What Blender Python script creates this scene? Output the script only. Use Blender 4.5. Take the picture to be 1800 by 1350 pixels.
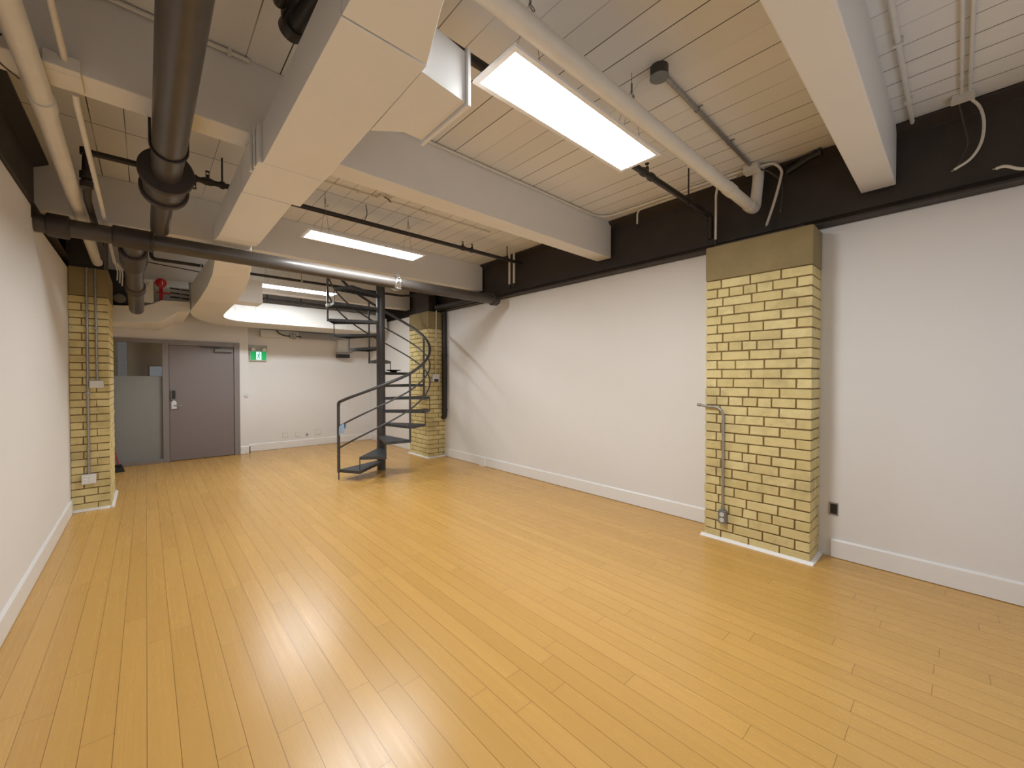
import bpy, bmesh, math, random
from mathutils import Vector, Matrix
random.seed(7)
for o in list(bpy.data.objects): bpy.data.objects.remove(o)
SC = bpy.context.scene
COL = SC.collection
R = math.radians

# ------------------------------------------------------------------ camera, world, exposure
cam_d = bpy.data.cameras.new('camera'); cam = bpy.data.objects.new('camera', cam_d); COL.objects.link(cam)
cam.location = (0, 0, 1.5)
cam.rotation_euler = (R(90 - 0.888), 0, R(-42.165))
cam_d.sensor_width = 36; cam_d.lens = 14.2; cam_d.clip_start = 0.02
SC.camera = cam
w = bpy.data.worlds.new('world'); SC.world = w; w.use_nodes = True
w.node_tree.nodes['Background'].inputs[0].default_value = (0.74, 0.86, 1.0, 1)
w.node_tree.nodes['Background'].inputs[1].default_value = 0.9
SC.view_settings.view_transform = 'Standard'; SC.view_settings.look = 'None'
SC.view_settings.gamma = 1; SC.view_settings.use_curve_mapping = False
SC.view_settings.exposure = 1.10
LED = 27.0
LED_COL = (0.93, 0.985, 1.0)

# ------------------------------------------------------------------ materials
def sr(r, g, b):
    f = lambda c: (c / 255 / 12.92) if c / 255 <= 0.04045 else ((c / 255 + 0.055) / 1.055) ** 2.4
    return (f(r), f(g), f(b), 1)

class NT:
    def __init__(s, name):
        s.m = bpy.data.materials.new(name); s.m.use_nodes = True
        s.t = s.m.node_tree; s.n = s.t.nodes; s.b = s.n['Principled BSDF']
    def new(s, typ, **kw):
        n = s.n.new(typ)
        for k, v in kw.items(): setattr(n, k, v)
        return n
    def link(s, a, b): s.t.links.new(a, b)
    def val(s, sock, v):
        if hasattr(v, 'links') or isinstance(v, bpy.types.NodeSocket): s.link(v, sock)
        else: sock.default_value = v
    def math(s, op, a, b=0.0, c=None):
        n = s.new('ShaderNodeMath', operation=op)
        s.val(n.inputs[0], a); s.val(n.inputs[1], b)
        if c is not None: s.val(n.inputs[2], c)
        return n.outputs[0]
    def mix(s, f, a, b, mode='MIX'):
        n = s.new('ShaderNodeMix', data_type='RGBA', blend_type=mode)
        s.val(n.inputs[0], f); s.val(n.inputs[6], a); s.val(n.inputs[7], b)
        return n.outputs[2]
    def coord(s): return s.new('ShaderNodeTexCoord').outputs['Object']
    def noise(s, vec, scale, detail=3, rough=0.55):
        n = s.new('ShaderNodeTexNoise'); s.link(vec, n.inputs['Vector'])
        n.inputs['Scale'].default_value = scale; n.inputs['Detail'].default_value = detail
        n.inputs['Roughness'].default_value = rough
        return n.outputs['Fac']
    def scale(s, vec, v):
        n = s.new('ShaderNodeVectorMath', operation='MULTIPLY'); s.link(vec, n.inputs[0]); n.inputs[1].default_value = v
        return n.outputs[0]
    def ramp(s, f, lo, hi):
        n = s.new('ShaderNodeMapRange'); s.val(n.inputs[0], f); n.inputs[1].default_value = lo; n.inputs[2].default_value = hi
        return n.outputs[0]
    def bump(s, h, strength=0.3, dist=0.002):
        n = s.new('ShaderNodeBump'); n.inputs['Strength'].default_value = strength; n.inputs['Distance'].default_value = dist
        s.link(h, n.inputs['Height']); s.link(n.outputs[0], s.b.inputs['Normal'])

def plain(name, col, rough=0.5, metal=0.0, var=0.06, nscale=6.0, bump=0.0, bscale=60.0, spec=0.5):
    t = NT(name); v = t.coord()
    f = t.noise(v, nscale)
    lo = tuple(c * (1 - var) for c in col[:3]) + (1,); hi = tuple(min(1, c * (1 + var)) for c in col[:3]) + (1,)
    t.link(t.mix(t.ramp(f, 0.3, 0.7), lo, hi), t.b.inputs['Base Color'])
    t.b.inputs['Roughness'].default_value = rough; t.b.inputs['Metallic'].default_value = metal
    t.b.inputs['Specular IOR Level'].default_value = spec
    if bump: t.bump(t.noise(v, bscale, 4), bump, 0.003)
    return t.m

def plank_mat(name, width, x0, length, c_lo, c_hi, seam_col, seam_w, rough, seam_end, grain, irregular=False, joint_y=None):
    t = NT(name); v = t.coord()
    sp = t.new('ShaderNodeSeparateXYZ'); t.link(v, sp.inputs[0])
    px = t.math('DIVIDE', t.math('SUBTRACT', sp.outputs[0], x0), width)
    row = t.math('FLOOR', px); fx = t.math('FRACT', px)
    wn = t.new('ShaderNodeTexWhiteNoise', noise_dimensions='1D'); t.link(row, wn.inputs['W'])
    yy = t.math('ADD', t.math('DIVIDE', sp.outputs[1], length), t.math('MULTIPLY', wn.outputs['Value'], 7.31))
    cell = t.math('FLOOR', yy); fy = t.math('FRACT', yy)
    cb = t.new('ShaderNodeCombineXYZ'); t.link(row, cb.inputs[0]); t.link(cell, cb.inputs[1])
    wn2 = t.new('ShaderNodeTexWhiteNoise', noise_dimensions='2D'); t.link(cb.outputs[0], wn2.inputs['Vector'])
    dx = t.math('MULTIPLY', t.math('MINIMUM', fx, t.math('SUBTRACT', 1.0, fx)), width)
    dy = t.math('MULTIPLY', t.math('MINIMUM', fy, t.math('SUBTRACT', 1.0, fy)), length)
    sx = t.math('LESS_THAN', dx, seam_w)
    if irregular:
        s2 = t.noise(t.scale(v, (3.0, 0.35, 1)), 1.6, 2)
        sx = t.math('MULTIPLY', sx, t.ramp(s2, 0.32, 0.56))
    if joint_y is not None:
        jd = t.math('ABSOLUTE', t.math('SUBTRACT', sp.outputs[1], joint_y))
        jx = t.math('LESS_THAN', sp.outputs[0], 2.6)
        sy = t.math('MULTIPLY', t.math('LESS_THAN', jd, seam_w * 1.2), jx)
    else:
        sy = t.math('MULTIPLY', t.math('LESS_THAN', dy, seam_w), seam_end)
    seam = t.math('MAXIMUM', sx, sy)
    g = t.noise(t.scale(v, (75, 0.9, 1)), 1.0, 4)
    g2 = t.noise(t.scale(v, (9, 0.8, 1)), 1.0, 2)
    c = t.mix(wn2.outputs['Value'], c_lo, c_hi)
    dark = tuple(k * 0.80 for k in c_lo[:3]) + (1,)
    c = t.mix(t.math('MULTIPLY', t.ramp(g, 0.35, 0.75), grain), c, dark)
    c = t.mix(t.math('MULTIPLY', t.ramp(g2, 0.3, 0.8), grain * 0.8), c, dark)
    c = t.mix(seam, c, seam_col)
    t.link(c, t.b.inputs['Base Color'])
    r = t.new('ShaderNodeMapRange'); t.link(g, r.inputs[0]); r.inputs[3].default_value = rough - 0.03; r.inputs[4].default_value = rough + 0.05
    t.link(r.outputs[0], t.b.inputs['Roughness'])
    t.bump(t.math('SUBTRACT', t.math('MULTIPLY', g2, 0.05), seam), 0.35, 0.002)
    if name == 'bamboo_floor': t.b.inputs['Specular IOR Level'].default_value = 0.62
    return t.m

def brick_mat():
    t = NT('buff_brick'); v = t.coord()
    gi = t.new('ShaderNodeNewGeometry')
    rnd = gi.outputs['Random Per Island']
    c = t.mix(rnd, sr(210, 191, 134), sr(225, 208, 153))
    n1 = t.noise(v, 11, 4)
    c = t.mix(t.math('MULTIPLY', t.ramp(n1, 0.45, 0.75), 0.35), c, sr(184, 163, 112))
    n3 = t.noise(v, 3.2, 4, 0.65)
    c = t.mix(t.math('MULTIPLY', t.ramp(n3, 0.50, 0.68), 0.38), c, sr(140, 124, 88))
    n2 = t.noise(v, 70, 2)
    c = t.mix(t.ramp(n2, 0.73, 0.78), c, sr(70, 58, 44))
    sp = t.new('ShaderNodeSeparateXYZ'); t.link(v, sp.inputs[0])
    t.link(c, t.b.inputs['Base Color']); t.b.inputs['Roughness'].default_value = 0.85
    t.bump(t.noise(v, 45, 5), 0.45, 0.004)
    return t.m

def tread_mat():
    t = NT('tread_steel'); v = t.coord()
    ck = t.new('ShaderNodeTexVoronoi', feature='F1'); t.link(v, ck.inputs['Vector']); ck.inputs['Scale'].default_value = 55
    ck.inputs['Randomness'].default_value = 0.15
    h = t.ramp(ck.outputs['Distance'], 0.25, 0.45)
    t.link(t.mix(h, sr(86, 88, 92), sr(52, 53, 56)), t.b.inputs['Base Color'])
    t.b.inputs['Roughness'].default_value = 0.5
    t.bump(h, 0.7, -0.003)
    return t.m

def emit(name, col, s):
    t = NT(name); t.b.inputs['Base Color'].default_value = tuple(k * 0.8 for k in col[:3]) + (1,)
    t.b.inputs['Emission Color'].default_value = tuple(col[:3]) + (1,); t.b.inputs['Emission Strength'].default_value = s
    return t.m

def glass(name):
    t = NT(name); t.b.inputs['Base Color'].default_value = (0.93, 0.95, 0.94, 1)
    t.b.inputs['Transmission Weight'].default_value = 1.0; t.b.inputs['Roughness'].default_value = 0.0
    t.b.inputs['IOR'].default_value = 1.45
    return t.m

M = {}
M['wall'] = plain('wall_paint', (0.80, 0.775, 0.765, 1), 0.62, var=0.012, nscale=0.9, bump=0.03, bscale=220)
M['trimw'] = plain('trim_paint', (0.83, 0.81, 0.80, 1), 0.38, var=0.01)
M['beam'] = plain('beam_paint', (0.78, 0.75, 0.72, 1), 0.5, var=0.025, nscale=2.5, bump=0.05, bscale=30)
M['duct'] = plain('duct_paint', (0.80, 0.78, 0.76, 1), 0.38, var=0.015, nscale=2.0)
M['whitepipe'] = plain('pipe_white_paint', (0.72, 0.68, 0.62, 1), 0.42, var=0.04, nscale=8)
M['floor'] = plank_mat('bamboo_floor', 0.1018, -0.42, 1.55, sr(204, 157, 84), sr(214, 166, 92), sr(138, 96, 46), 0.0012, 0.27, 0.85, 0.30)
M['ceil'] = plank_mat('ceiling_planks', 0.1832, -0.281, 40.0, (0.77, 0.745, 0.715, 1), (0.82, 0.795, 0.765, 1), (0.035, 0.028, 0.022, 1), 0.0031, 0.6, 0.0, 0.10, True, 4.31)
M['steel'] = plain('girder_paint', sr(50, 42, 38), 0.55, var=0.15, nscale=5, bump=0.1, bscale=25)
M['stair'] = plain('stair_paint', sr(66, 63, 63), 0.42, var=0.08, nscale=9)
M['tread'] = tread_mat()
M['iron'] = plain('drain_iron', sr(74, 67, 62), 0.33, var=0.12, nscale=7, bump=0.05, bscale=40)
M['irond'] = plain('drain_iron_dark', sr(56, 48, 44), 0.45, var=0.15, nscale=9)
M['black'] = plain('black_pipe_paint', sr(38, 31, 28), 0.45, var=0.15, nscale=9)
M['chrome'] = plain('clamp_steel', (0.62, 0.62, 0.62, 1), 0.25, metal=1.0, var=0.1, nscale=30)
M['galv'] = plain('galvanised', (0.36, 0.35, 0.34, 1), 0.4, metal=0.7, var=0.12, nscale=40)
M['grey'] = plain('grey_box', sr(118, 117, 114), 0.45, var=0.05)
M['lgrey'] = plain('light_grey_plate', sr(186, 182, 178), 0.45, var=0.02)
M['dgrey'] = plain('dark_grey_box', sr(62, 58, 56), 0.5)
M['brick'] = brick_mat()
M['mortar'] = plain('mortar', sr(128, 106, 70), 0.95, var=0.15, nscale=25, bump=0.4, bscale=90)
M['concrete'] = plain('olive_concrete', sr(143, 126, 88), 0.85, var=0.10, nscale=6, bump=0.2, bscale=60)
M['door'] = plain('door_paint', sr(128, 118, 118), 0.42, var=0.01)
M['frame'] = plain('frame_paint', sr(136, 128, 126), 0.4, var=0.01)
M['plastic'] = plain('white_plastic', (0.72, 0.71, 0.68, 1), 0.35, var=0.01)
M['dim'] = plain('outlet_recess', (0.12, 0.115, 0.11, 1), 0.5)
M['blk'] = plain('black_plastic', (0.012, 0.012, 0.013, 1), 0.35)
M['red'] = plain('alarm_red', sr(176, 18, 22), 0.3, var=0.03)
M['redh'] = plain('handle_red', sr(150, 52, 58), 0.4)
M['cloth'] = plain('blue_cloth', sr(158, 190, 226), 0.9, var=0.12, nscale=40, bump=0.3, bscale=200)
M['frost'] = plain('frosted_film', sr(138, 139, 137), 0.45, var=0.02)
M['glass'] = glass('clear_glass')
M['hall'] = plain('hall_wall', sr(120, 98, 66), 0.8, var=0.1)
M['led'] = emit('led_diffuser', LED_COL, LED)
M['green'] = emit('sign_green', sr(0, 150, 80), 0.42)
M['signw'] = emit('sign_white', sr(215, 245, 250), 0.42)
M['screen'] = emit('screen_glow', sr(150, 190, 240), 1.6)
M['cable'] = plain('cable_white', (0.66, 0.62, 0.55, 1), 0.5)
M['cabled'] = plain('cable_dark', sr(70, 60, 54), 0.5)
M['wire'] = plain('suspension_wire', (0.25, 0.23, 0.21, 1), 0.4, metal=0.8)

# ------------------------------------------------------------------ mesh helpers
class MB:
    def __init__(s): s.v = []; s.f = []; s.sm = []
    def _add(s, vs, fs, smooth=False):
        k = len(s.v); s.v += [tuple(p) for p in vs]
        for f in fs: s.f.append([i + k for i in f]); s.sm.append(smooth)
    def box(s, a, b, jit=0.0):
        x0, y0, z0 = [min(a[i], b[i]) for i in range(3)]; x1, y1, z1 = [max(a[i], b[i]) for i in range(3)]
        vs = [(x0, y0, z0), (x1, y0, z0), (x1, y1, z0), (x0, y1, z0), (x0, y0, z1), (x1, y0, z1), (x1, y1, z1), (x0, y1, z1)]
        if jit: vs = [tuple(c + random.uniform(-jit, jit) for c in p) for p in vs]
        s._add(vs, [(0, 3, 2, 1), (4, 5, 6, 7), (0, 1, 5, 4), (1, 2, 6, 5), (2, 3, 7, 6), (3, 0, 4, 7)])
        return s
    def loft(s, rings, cap=True, smooth=False):
        n = len(rings[0]); vs = [p for r in rings for p in r]; fs = []
        for i in range(len(rings) - 1):
            for j in range(n):
                k = (j + 1) % n
                fs.append((i * n + j, i * n + k, (i + 1) * n + k, (i + 1) * n + j))
        if cap:
            fs.append(tuple(range(n - 1, -1, -1))); fs.append(tuple((len(rings) - 1) * n + j for j in range(n)))
        s._add(vs, fs, smooth); return s
    def prism(s, poly, z0, z1):
        return s.loft([[(x, y, z0) for x, y in poly], [(x, y, z1) for x, y in poly]])
    def tube(s, pts, r, n=14, cap=True, rad=None):
        pts = [Vector(p) for p in pts]; rings = []
        t0 = (pts[1] - pts[0]).normalized()
        up = Vector((0, 0, 1)) if abs(t0.z) < 0.9 else Vector((1, 0, 0))
        nrm = t0.cross(up).normalized(); last = t0
        for i, p in enumerate(pts):
            if i == 0: t = t0
            elif i == len(pts) - 1: t = (pts[i] - pts[i - 1]).normalized()
            else: t = ((pts[i] - pts[i - 1]).normalized() + (pts[i + 1] - pts[i]).normalized()).normalized()
            q = last.rotation_difference(t); nrm = (q @ nrm).normalized(); last = t
            bn = t.cross(nrm).normalized()
            rr = rad[i] if rad else r
            if 0 < i < len(pts) - 1:
                a = (pts[i] - pts[i - 1]).normalized(); c = max(0.5, a.dot(t))
            else: c = 1
            rings.append([p + (nrm * math.cos(2 * math.pi * j / n) + bn * math.sin(2 * math.pi * j / n)) * rr / (c if c > 0.5 else 1) for j in range(n)])
        k = len(s.f); s.loft(rings, cap, True)
        return s
    def bar(s, a, b, wx, wy):
        """rectangular bar from a to b"""
        a = Vector(a); b = Vector(b); t = (b - a).normalized()
        up = Vector((0, 0, 1)) if abs(t.z) < 0.9 else Vector((0, 1, 0))
        u = t.cross(up).normalized(); v = u.cross(t).normalized()
        ring = lambda p: [p + u * sx * wx / 2 + v * sy * wy / 2 for sx, sy in ((-1, -1), (1, -1), (1, 1), (-1, 1))]
        return s.loft([ring(a), ring(b)])
    def build(s, name, mat, parent=None, bevel=0.0, seg=2, smooth_angle=35):
        off = Vector((0, 0, 0))
        p = parent
        while p is not None: off += p.location; p = p.parent
        org = Vector((0, 0, 0))
        if parent is None and not s.v == []:
            pass
        me = bpy.data.meshes.new(name)
        me.from_pydata([tuple(Vector(v) - off - org) for v in s.v], [], s.f)
        bm = bmesh.new(); bm.from_mesh(me); bmesh.ops.recalc_face_normals(bm, faces=bm.faces); bm.to_mesh(me); bm.free()
        me.polygons.foreach_set('use_smooth', [True] * len(me.polygons) if any(s.sm) else [False] * len(me.polygons))
        if any(s.sm): me.set_sharp_from_angle(angle=R(smooth_angle))
        me.materials.append(mat)
        o = bpy.data.objects.new(name, me); COL.objects.link(o)
        if parent is not None: o.parent = parent
        if bevel:
            md = o.modifiers.new('bevel', 'BEVEL'); md.width = bevel; md.segments = seg; md.limit_method = 'ANGLE'; md.angle_limit = R(40)
            md.harden_normals = False
        return o

def arc(c, u, v, r, a0, a1, n=8):
    c = Vector(c); u = Vector(u); v = Vector(v)
    return [c + u * r * math.cos(R(a0 + (a1 - a0) * i / n)) + v * r * math.sin(R(a0 + (a1 - a0) * i / n)) for i in range(n + 1)]
def bez(pts, n=14):
    """Catmull-Rom through the points"""
    P = [Vector(p) for p in pts]; P = [P[0] * 2 - P[1]] + P + [P[-1] * 2 - P[-2]]; out = []
    for i in range(1, len(P) - 2):
        for k in range(n):
            t = k / n; a, b, c, d = P[i - 1:i + 3]
            out.append(0.5 * ((2 * b) + (c - a) * t + (2 * a - 5 * b + 4 * c - d) * t * t + (-a + 3 * b - 3 * c + d) * t ** 3))
    out.append(P[-2]); return out

def tag(o, label=None, cat=None, group=None, kind=None):
    if label: o['label'] = label
    if cat: o['category'] = cat
    if group: o['group'] = group
    if kind: o['kind'] = kind
    return o
def thing(name, loc, label, cat, group=None):
    o = bpy.data.objects.new(name, None); COL.objects.link(o); o.location = loc; o.empty_display_size = 0.1
    return tag(o, label, cat, group)
def struct(o): o['kind'] = 'structure'; return o

# ------------------------------------------------------------------ room shell
XL, XR, YB, YD, YF, ZC = -0.63, 4.25, 9.60, 9.42, -1.5, 3.38
struct(MB().box((XL - 0.3, YF - 0.2, -0.2), (XR + 0.3, 12.0, 0)).build('floor', M['floor']))
struct(MB().box((XL - 0.3, YF - 0.2, ZC), (XR + 0.3, 12.0, ZC + 0.2)).build('ceiling', M['ceil']))
# left wall: drywall stops at 2.80 m before the drain pipe, 2.72 m beyond; the masonry behind runs to the ceiling
b = MB().box((-0.73, YF, 0), (XL, 4.70, 2.80)).box((-0.73, 4.70, 0), (XL, YB, 2.715)).box((-0.93, YF, 0), (-0.73, YB, ZC))
struct(b.build('wall_left', M['wall'], bevel=0.002))
b = MB().box((XR, YF, 0), (XR + 0.2, YB, 2.757)).box((4.05, 7.33, 0), (XR, YB, 2.757)).box((XR + 0.01, YF, 2.757), (XR + 0.2, YB, ZC))
struct(b.build('wall_right', M['wall'], bevel=0.002))
struct(MB().box((1.5, YB, 0), (XR, YB + 0.15, ZC)).box((1.35, YD, 0), (1.5, YB + 0.15, ZC)).box((XL, YD, 2.172), (1.35, YD + 0.15, ZC)).box((XL, YD, 0), (-0.43, YD + 0.15, 2.172)).build('wall_back', M['wall'], bevel=0.002))
WX0, WX1, WZ0, WZ1 = 0.05, 3.95, 0.85, 1.98
struct(MB().box((XL - 0.3, YF - 0.15, 0), (WX0, YF, ZC)).box((WX1, YF - 0.15, 0), (XR + 0.2, YF, ZC)).box((WX0, YF - 0.15, 0), (WX1, YF, WZ0)).box((WX0, YF - 0.15, WZ1), (WX1, YF, ZC)).build('wall_front', M['wall']))
wf = bpy.data.objects.new('window_2', None); COL.objects.link(wf); wf.location = (2.0, YF, WZ0); wf['kind'] = 'structure'
m = MB().box((WX0, YF - 0.12, WZ0), (WX1, YF - 0.06, WZ0 + 0.05)).box((WX0, YF - 0.12, WZ1 - 0.05), (WX1, YF - 0.06, WZ1))
for x in (WX0, 1.0, 1.98, 2.95, WX1 - 0.05): m.box((x, YF - 0.119, WZ0 + 0.05), (x + 0.05, YF - 0.061, WZ1 - 0.05))
m.build('window_frame', M['frame'], wf)
pt = bpy.data.lights.new('window_portal', 'AREA'); pt.shape = 'RECTANGLE'; pt.size = WX1 - WX0; pt.size_y = WZ1 - WZ0; pt.cycles.is_portal = True
po = bpy.data.objects.new('window_portal', pt); COL.objects.link(po); po.location = ((WX0 + WX1) / 2, YF - 0.14, (WZ0 + WZ1) / 2); po.rotation_euler = (R(90), 0, 0)

def base_prof(p0, p1, nrm, h=0.155, t=0.016):
    """skirting along p0-p1 (floor points), standing out along nrm"""
    n = Vector(nrm); prof = [(0, 0.005), (t, 0.005), (t, h - 0.012), (t * 0.45, h), (0, h)]
    ring = lambda p: [Vector((p[0], p[1], 0)) + n * a + Vector((0, 0, z)) for a, z in prof]
    return MB().loft([ring(p0), ring(p1)])
struct(base_prof((XL, YF), (XL, 6.58), (1, 0, 0)).build('baseboard_left', M['trimw']))
bb = base_prof((XR, YF), (XR, 0.70), (-1, 0, 0))
for a, c in ((1.61, 6.60),): bb.loft([[Vector((XR, y, 0)) + Vector((-q, 0, z)) for q, z in [(0, .005), (.016, .005), (.016, .143), (.007, .155), (0, .155)]] for y in (a, c)])
bb.loft([[Vector((4.05, y, 0)) + Vector((-q, 0, z)) for q, z in [(0, .005), (.016, .005), (.016, .143), (.007, .155), (0, .155)]] for y in (7.33, YB)])
bb.box((4.215, 5.36, 0), (4.236, 5.50, 0.150))
struct(bb.build('baseboard_right', M['trimw']))
bb = base_prof((1.5, YB), (4.05, YB), (0, -1, 0))
bb.loft([[Vector((x, YD - q, z)) for q, z in [(0, .005), (.016, .005), (.016, .143), (.007, .155), (0, .155)]] for x in (1.355, 1.516)])
bb.loft([[Vector((1.5 + q, y, z)) for q, z in [(0, .005), (.016, .005), (.016, .143), (.007, .155), (0, .155)]] for y in (YD - 0.016, YB)])
struct(bb.build('baseboard_back', M['trimw']))

# hallway seen through the sidelight
hb = MB().box((-1.6, 11.4, 0), (3.0, 11.5, ZC)).box((-1.7, 9.57, 0), (-1.6, 11.5, ZC)).box((3.0, 9.75, 0), (3.1, 11.5, ZC))
struct(hb.build('wall_hall', M['hall']))
t = thing('hall_post', (-0.33, 10.9, 0), 'pale post standing in the dark hallway behind the clear glass', 'post')
MB().box((-0.40, 10.86, 0), (-0.27, 10.98, 3.36)).build('shaft', M['frame'], t, bevel=0.005)
MB().box((-0.42, 10.84, 0), (-0.25, 11.0, 0.12)).build('base', M['frame'], t, bevel=0.004)
hl = bpy.data.lights.new('hall_fill_light', 'AREA'); hl.energy = 3.0; hl.size = 0.4; hl.color = (1.0, 0.85, 0.62)  # unseen warm fill light, added to lift the hallway out of black
ho = bpy.data.objects.new('hall_fill_light', hl); COL.objects.link(ho); ho.location = (1.2, 10.5, 3.2)

# ------------------------------------------------------------------ ceiling beams and steel girders (structure)
BEAMS = [(0.33, 0.53), (2.84, 3.04), (5.36, 5.56), (7.87, 8.07)]
for y0, y1 in BEAMS:
    struct(MB().box((-0.715, y0, 2.95), (4.19, y1, ZC)).build('ceiling_beam', M['beam'], bevel=0.006))
def girder(xw, sgn, z0):
    """rolled I section along Y; sgn points into the room from the web"""
    z1 = ZC; fl = 0.10
    prof = [(-0.02, z0), (fl, z0), (fl, z0 + 0.018), (0.012, z0 + 0.075), (0.012, z1 - 0.07), (fl, z1 - 0.02), (fl, z1 - 0.002), (-0.02, z1 - 0.002)]
    ring = lambda y: [(xw + sgn * a, y, z) for a, z in prof]
    return MB().loft([ring(YF + 0.01), ring(YB - 0.01)])
struct(girder(4.235, -1, 2.76).build('steel_girder', M['steel'], bevel=0.003))
struct(girder(-0.712, 1, 2.805).build('steel_girder', M['steel'], bevel=0.003))

# ------------------------------------------------------------------ brick columns
def brick_column(name, x0, x1, y0, y1, side, zc0, zc1, label, seed, stub=None):
    """side=-1: broad face at x0 looking to -X; +1: broad face at x1 looking to +X"""
    rnd = random.Random(seed)
    root = thing(name, ((x0 + x1) / 2, (y0 + y1) / 2, 0), label, 'column')
    MB().box((x0 + 0.009 if side < 0 else x0, y0 + 0.009, 0), (x1 - 0.009 if side > 0 else x1, y1 - 0.009, zc0)).build('mortar_core', M['mortar'], root)
    b = MB(); H = 0.083; n = int(round(zc0 / H)); H = zc0 / n; g = 0.0054
    for i in range(n):
        top = n - 1 - i
        za, zb = i * H + g, (i + 1) * H - g
        L = y1 - y0; d = 0.103
        wrap = i % 2           # odd courses: the end brick runs round the corner and shows its head on the broad face
        lo, hi = (d, L - d) if wrap else (0.0, L)
        if top % 6 == 1: seg = [0.17, 0.115, 0.11, 0.115, 0.11, 0.075]
        elif wrap: seg = [0.235, 0.235]
        else: seg = [0.215, 0.235, 0.235]
        segs = []; sft = lo
        for q in seg:
            q += rnd.uniform(-0.008, 0.008)
            if sft + q > hi - 0.05: break
            segs.append((sft, sft + q)); sft += q
        segs.append((sft, hi))
        xf = x0 if side < 0 else x1
        for a, c in segs:
            pj = rnd.uniform(-0.002, 0.003); dz = rnd.uniform(-0.0015, 0.0015)
            ya = y0 + a + (g if a > 0 else 0); yc = y0 + c - (g if c < L else 0)
            b.box((xf + side * pj, ya, za + dz), (xf - side * d, yc, zb + dz), 0.0018)
        W = x1 - x0
        cuts = [0, min(0.215, W), W] if wrap else ([d, W] if W < 0.33 else [d, d + 0.215, W])
        if W - cuts[1] < 0.04: cuts = [cuts[0], W]
        for yy, sg in ((y0, 1), (y1, -1)):
            for a, c in zip(cuts[:-1], cuts[1:]):
                pj = rnd.uniform(-0.002, 0.002)
                b.box((xf - side * (a + (g if a > 0 else -pj)), yy - sg * pj, za), (xf - side * (c - (g if c < W else 0)), yy + sg * (d - g), zb), 0.0018)
    b.build('brickwork', M['brick'], root, bevel=0.004, seg=2)
    MB().box((x0 - (0.004 if side < 0 else 0), y0 - 0.004, zc0 + 0.002), (x1 + (0.004 if side > 0 else 0), y1 + 0.004, zc1)).build('concrete_cap', M['concrete'], root, bevel=0.012, seg=3)
    if stub: MB().box(*stub).build('steel_stub', M['steel'], root, bevel=0.004)
    # low white quarter trim round the foot
    q = 0.028; h = 0.022; tr = MB()
    xi = x0 if side < 0 else x1; xo = xi + side * q
    tr.loft([[(xi, y, 0), (xi + side * q, y, 0), (xi + side * 0.006, y, h), (xi, y, h)] for y in (y0 - q, y1 + q)])
    xw = x1 if side < 0 else x0
    for yy, sg in ((y0, -1), (y1, 1)):
        tr.loft([[(x, yy, 0), (x, yy + sg * q, 0), (x, yy + sg * 0.006, h), (x, yy, h)] for x in (xi, xw)])
    tr.build('base_trim', M['trimw'], root)
    return root
col_near = brick_column('brick_column', 3.94, XR - 0.002, 0.785, 1.612, -1, 2.405, 2.725,
    'near broad yellow brick column with olive concrete cap, bent conduit and outlet on it', 3, ((4.02, 0.86, 2.726), (4.235, 1.54, 2.7585)))
col_left = brick_column('brick_column', XL + 0.002, -0.315, 6.585, 7.42, 1, 2.42, 2.74,
    'yellow brick column on the left wall beside the frosted glass, two conduits on it', 5, ((-0.628, 6.62, 2.741), (-0.345, 7.38, ZC - 0.002)))
col_far = brick_column('brick_column', 3.885, XR - 0.002, 6.605, 7.328, -1, 2.42, 2.74,
    'far yellow brick column behind the spiral staircase with a black pipe in its corner', 9, ((3.96, 6.72, 2.741), (4.12, 7.22, ZC - 0.002)))

# ------------------------------------------------------------------ door and sidelight (structure with parts)
d = bpy.data.objects.new('door_1', None); COL.objects.link(d); d.location = (0.77, YD, 0); d['kind'] = 'structure'
fy0, fy1 = YD - 0.03, YD + 0.12
MB().box((0.212, fy0, 0), (0.298, fy1, 2.172)).box((1.262, fy0, 0), (1.352, fy1, 2.172)).box((0.298, fy0, 2.085), (1.262, fy1, 2.172)).build('door_frame', M['frame'], d, bevel=0.004)
MB().box((0.302, YD - 0.005, 0.012), (1.258, YD + 0.04, 2.081)).build('door_leaf', M['door'], d, bevel=0.003)
cl = MB().box((0.955, YD - 0.07, 1.985), (1.235, YD - 0.008, 2.045)).build('door_closer', M['grey'], d, bevel=0.008)
MB().bar((1.04, YD - 0.045, 2.058), (0.74, YD - 0.035, 2.072), 0.03, 0.012).box((1.02, YD - 0.06, 2.045), (1.06, YD - 0.02, 2.066)).build('closer_arm', M['dgrey'], cl)
kp = MB().box((0.322, YD - 0.036, 1.098), (0.398, YD - 0.005, 1.285)).build('keypad_lock', M['grey'], d, bevel=0.006)
MB().box((0.335, YD - 0.041, 1.125), (0.385, YD - 0.035, 1.270)).build('keypad', M['blk'], kp, bevel=0.002)
pl = MB(); poly = [(0.328, 0.945), (0.400, 0.945), (0.400, 1.065), (0.388, 1.072)] + [(0.364 + 0.024 * math.cos(R(a)), 1.072 + 0.024 * math.sin(R(a))) for a in range(0, 181, 30)] + [(0.340, 1.072), (0.328, 1.065)]
pl.loft([[(x, y, z) for x, z in poly] for y in (YD - 0.022, YD - 0.005)])
hp = pl.build('handle_plate', M['chrome'], d)
MB().tube([(0.362, YD - 0.02, 1.0), (0.362, YD - 0.065, 1.0), (0.38, YD - 0.072, 1.0), (0.47, YD - 0.07, 0.998)], 0.010, 12).build('lever_handle', M['chrome'], hp)
wd = bpy.data.objects.new('window_1', None); COL.objects.link(wd); wd.location = (-0.1, YD, 0); wd['kind'] = 'structure'
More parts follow.
